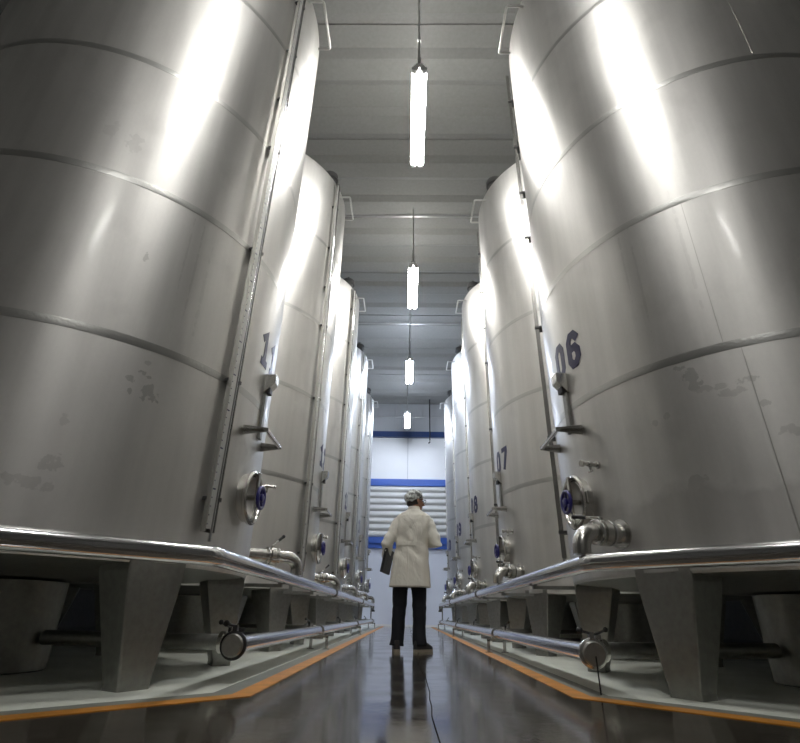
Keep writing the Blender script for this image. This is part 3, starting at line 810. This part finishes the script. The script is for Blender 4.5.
# coat
bm = NB()
loft(bm, [(.625, .008, 0, .232, .175), (.70, .010, 0, .226, .172), (.85, .014, 0, .212, .160), (.98, .022, 0, .196, .145), (1.07, .030, 0, .184, .135), (1.16, .036, 0, .190, .138),
          (1.27, .042, 0, .202, .140), (1.345, .046, 0, .210, .130), (1.395, .048, 0, .195, .112), (1.43, .048, 0, .150, .090), (1.455, .05, -.002, .095, .078), (1.475, .05, -.002, .072, .070)], 64, fold=.016)
def sleeve(s_, e_, w_):
    f_ = e_.lerp(w_, .5)
    up_ = s_.lerp(e_, .5)
    tube(bm, [s_, s_.lerp(e_, .25), up_, up_.lerp(e_, .6), e_, e_.lerp(w_, .25), f_, e_.lerp(w_, .92)], .06, 24, radii=[.072, .074, .068, .067, .064, .062, .056, .048])
sleeve(LS+Vector((-.01, 0, -.02)), LE, LW); sleeve(RS+Vector((.01, 0, -.02)), RE, RW)
def wrinkle(co):
    x, y, z = co
    k = .0055*math.sin(34*z+14*x+3*math.sin(9*x))*math.exp(-((z-1.02)/.16)**2)
    k += .0045*math.sin(26*x-22*z)*math.exp(-((z-1.25)/.12)**2)
    k += .005*math.sin(60*z+20*x)*(1 if abs(x-.02) > .24 else 0)
    d = Vector((x-.02, y, 0)); 
    if d.length > 1e-4: d.normalize()
    return co+d*k
oc = fuse(bm, 'lab_coat', M['coat'], P, .009, 5, wrinkle)
bm = NB()
a0 = [(-.145+.0125*i) for i in range(25)]
pr = []
for x in a0:
    e = 2.4; u = max(0, 1-abs((x-.012)/.190)**e)**(1/e); pr.append((x, -.135*u-.010))
lo = [[bm.verts.new((x, y, 1.055)), bm.verts.new((x, y, 1.095)), bm.verts.new((x, y+.012, 1.095)), bm.verts.new((x, y+.012, 1.055))] for x, y in pr]
for a, b in zip(lo, lo[1:]):
    for j in range(4): bm.faces.new((a[j], a[(j+1) % 4], b[(j+1) % 4], b[j]))
bm.faces.new(lo[0][::-1]); bm.faces.new(lo[-1])
obj('coat_belt', bm, M['coat'], oc, smooth=True)
bm = NB()
loft(bm, [(1.445, .05, 0, .086, .078), (1.468, .05, 0, .076, .073), (1.50, .052, 0, .066, .066), (1.505, .052, 0, .062, .062)], 30); obj('collar', bm, M['coat'], oc, smooth=True)
for i in range(1):
    bm = NB(); tube(bm, [(-.012, -.162, .99), (-.016, -.178, .80), (-.02, -.188, .635)], .005, 8); obj('back_vent', bm, M['coat'], oc, smooth=True)
# trousers
bm = NB()
loft(bm, [(.80, 0, 0, .165, .115), (.95, 0, 0, .17, .12), (1.0, 0, 0, .155, .11)], 28)
for h, k, a in zip(hips, knees, anks):
    h, k, a = map(Vector, (h, k, a)); a = Vector((a.x, a.y, .055))
    tube(bm, [h, h.lerp(k, .5), k, k.lerp(a, .35), k.lerp(a, .75), k.lerp(a, .93), a], .07, 22, radii=[.100, .092, .080, .073, .070, .075, .078])
def jean(co):
    x, y, z = co; cx_ = -.11 if x < 0 else .115; d = Vector((x-cx_, y, 0))
    if z < .7 and d.length > 1e-4: return co+d.normalized()*.003*math.sin(41*z+12*x+2*math.sin(17*z))*(1.3 if z < .25 or .42 < z < .6 else .4)
    return co
fuse(bm, 'trousers', M['trouser'], P, .009, 3, jean)
for a, rz in zip(anks, (3, -48)):
    m = Matrix.Translation((a[0], a[1]-.01, 0)) @ Matrix.Rotation(math.radians(rz), 4, 'Z')
    bm = NB()
    def ringz(z, prof): return [bm.verts.new(m @ Vector((x, y, z))) for x, y in prof]
    out = [(0, -.075), (-.026, -.068), (-.036, -.04), (-.034, .02), (-.046, .09), (-.043, .14), (-.024, .178), (0, .188), (.022, .178), (.040, .14), (.042, .09), (.032, .02), (.036, -.04), (.026, -.068)]
    r0 = ringz(.001, out); r1 = ringz(.026, [(x*1.02, y*1.01) for x, y in out])
    for j in range(len(out)): bm.faces.new((r0[j], r0[(j+1) % 14], r1[(j+1) % 14], r1[j]))
    bm.faces.new(r0[::-1]); bm.faces.new(r1); so = obj('shoe', bm, M['sole'], P)
    bm = NB()
    lv = [ringz(.0265, out), ringz(.05, [(x*.98, y*.97 if y > 0 else y) for x, y in out]), ringz(.075, [(x*.85, y*.70 if y > 0 else y*.95) for x, y in out]), ringz(.11, [(x*.75, y*.30 if y > 0 else y*.9) for x, y in out])]
    for A, B in zip(lv, lv[1:]):
        for j in range(14): bm.faces.new((A[j], A[(j+1) % 14], B[(j+1) % 14], B[j]))
    bm.faces.new(lv[0][::-1]); bm.faces.new(lv[-1])
    u_ = obj('shoe_upper', bm, M['shoe'], so, smooth=True); u_['label'] = 'black shoe upper'; so['label'] = 'tan shoe sole'
# folder under the left arm
fm = Matrix.Translation((-.236, 6.10, .895)) @ Matrix.Rotation(math.radians(12), 4, 'Y') @ Matrix.Rotation(math.radians(-17), 4, 'Z')

fo = empty('folder', fm.translation, label='black leather folder held under the left arm of the person', cat='folder')
fo.rotation_euler = fm.to_euler()
bm = NB(); box(bm, -.016, -.14, -.13, .016, .12, .13); bevel(bm, .006); obj('case', bm, M['bag'], fo)
bm = NB(); box(bm, -.020, -.144, .085, .020, -.10, .110); bevel(bm, .004); obj('strap', bm, M['bag'], fo)
bm = NB(); ell(bm, (0, -.146, .098), (.009, .006, .009), None, 2); obj('clasp', bm, M['chrome'], fo, smooth=True)

# ------------------------------------------------------------------ camera and world
cam = bpy.data.cameras.new('camera'); co = bpy.data.objects.new('camera', cam); COL.objects.link(co)
F = Vector((-.02183, .89931, .43677)); U = Vector((-.00799, -.43702, .89942)); Rt = Vector((.99973, .01615, .01672))
mt = Matrix((Rt, U, -F)).transposed().to_4x4(); mt = Matrix.Rotation(-.0055, 4, 'Z') @ mt; mt.translation = (-.019, 0, .35); co.matrix_world = mt
cam.sensor_width = 36; cam.lens = 501.13*36/800; cam.clip_start = .05
SC.camera = co
w = bpy.data.worlds.new('world'); SC.world = w; w.use_nodes = True
w.node_tree.nodes['Background'].inputs[0].default_value = (.5, .53, .6, 1); w.node_tree.nodes['Background'].inputs[1].default_value = .05
SC.view_settings.view_transform = 'Standard'; SC.view_settings.look = 'None'; SC.view_settings.exposure = .38; SC.view_settings.gamma = 1
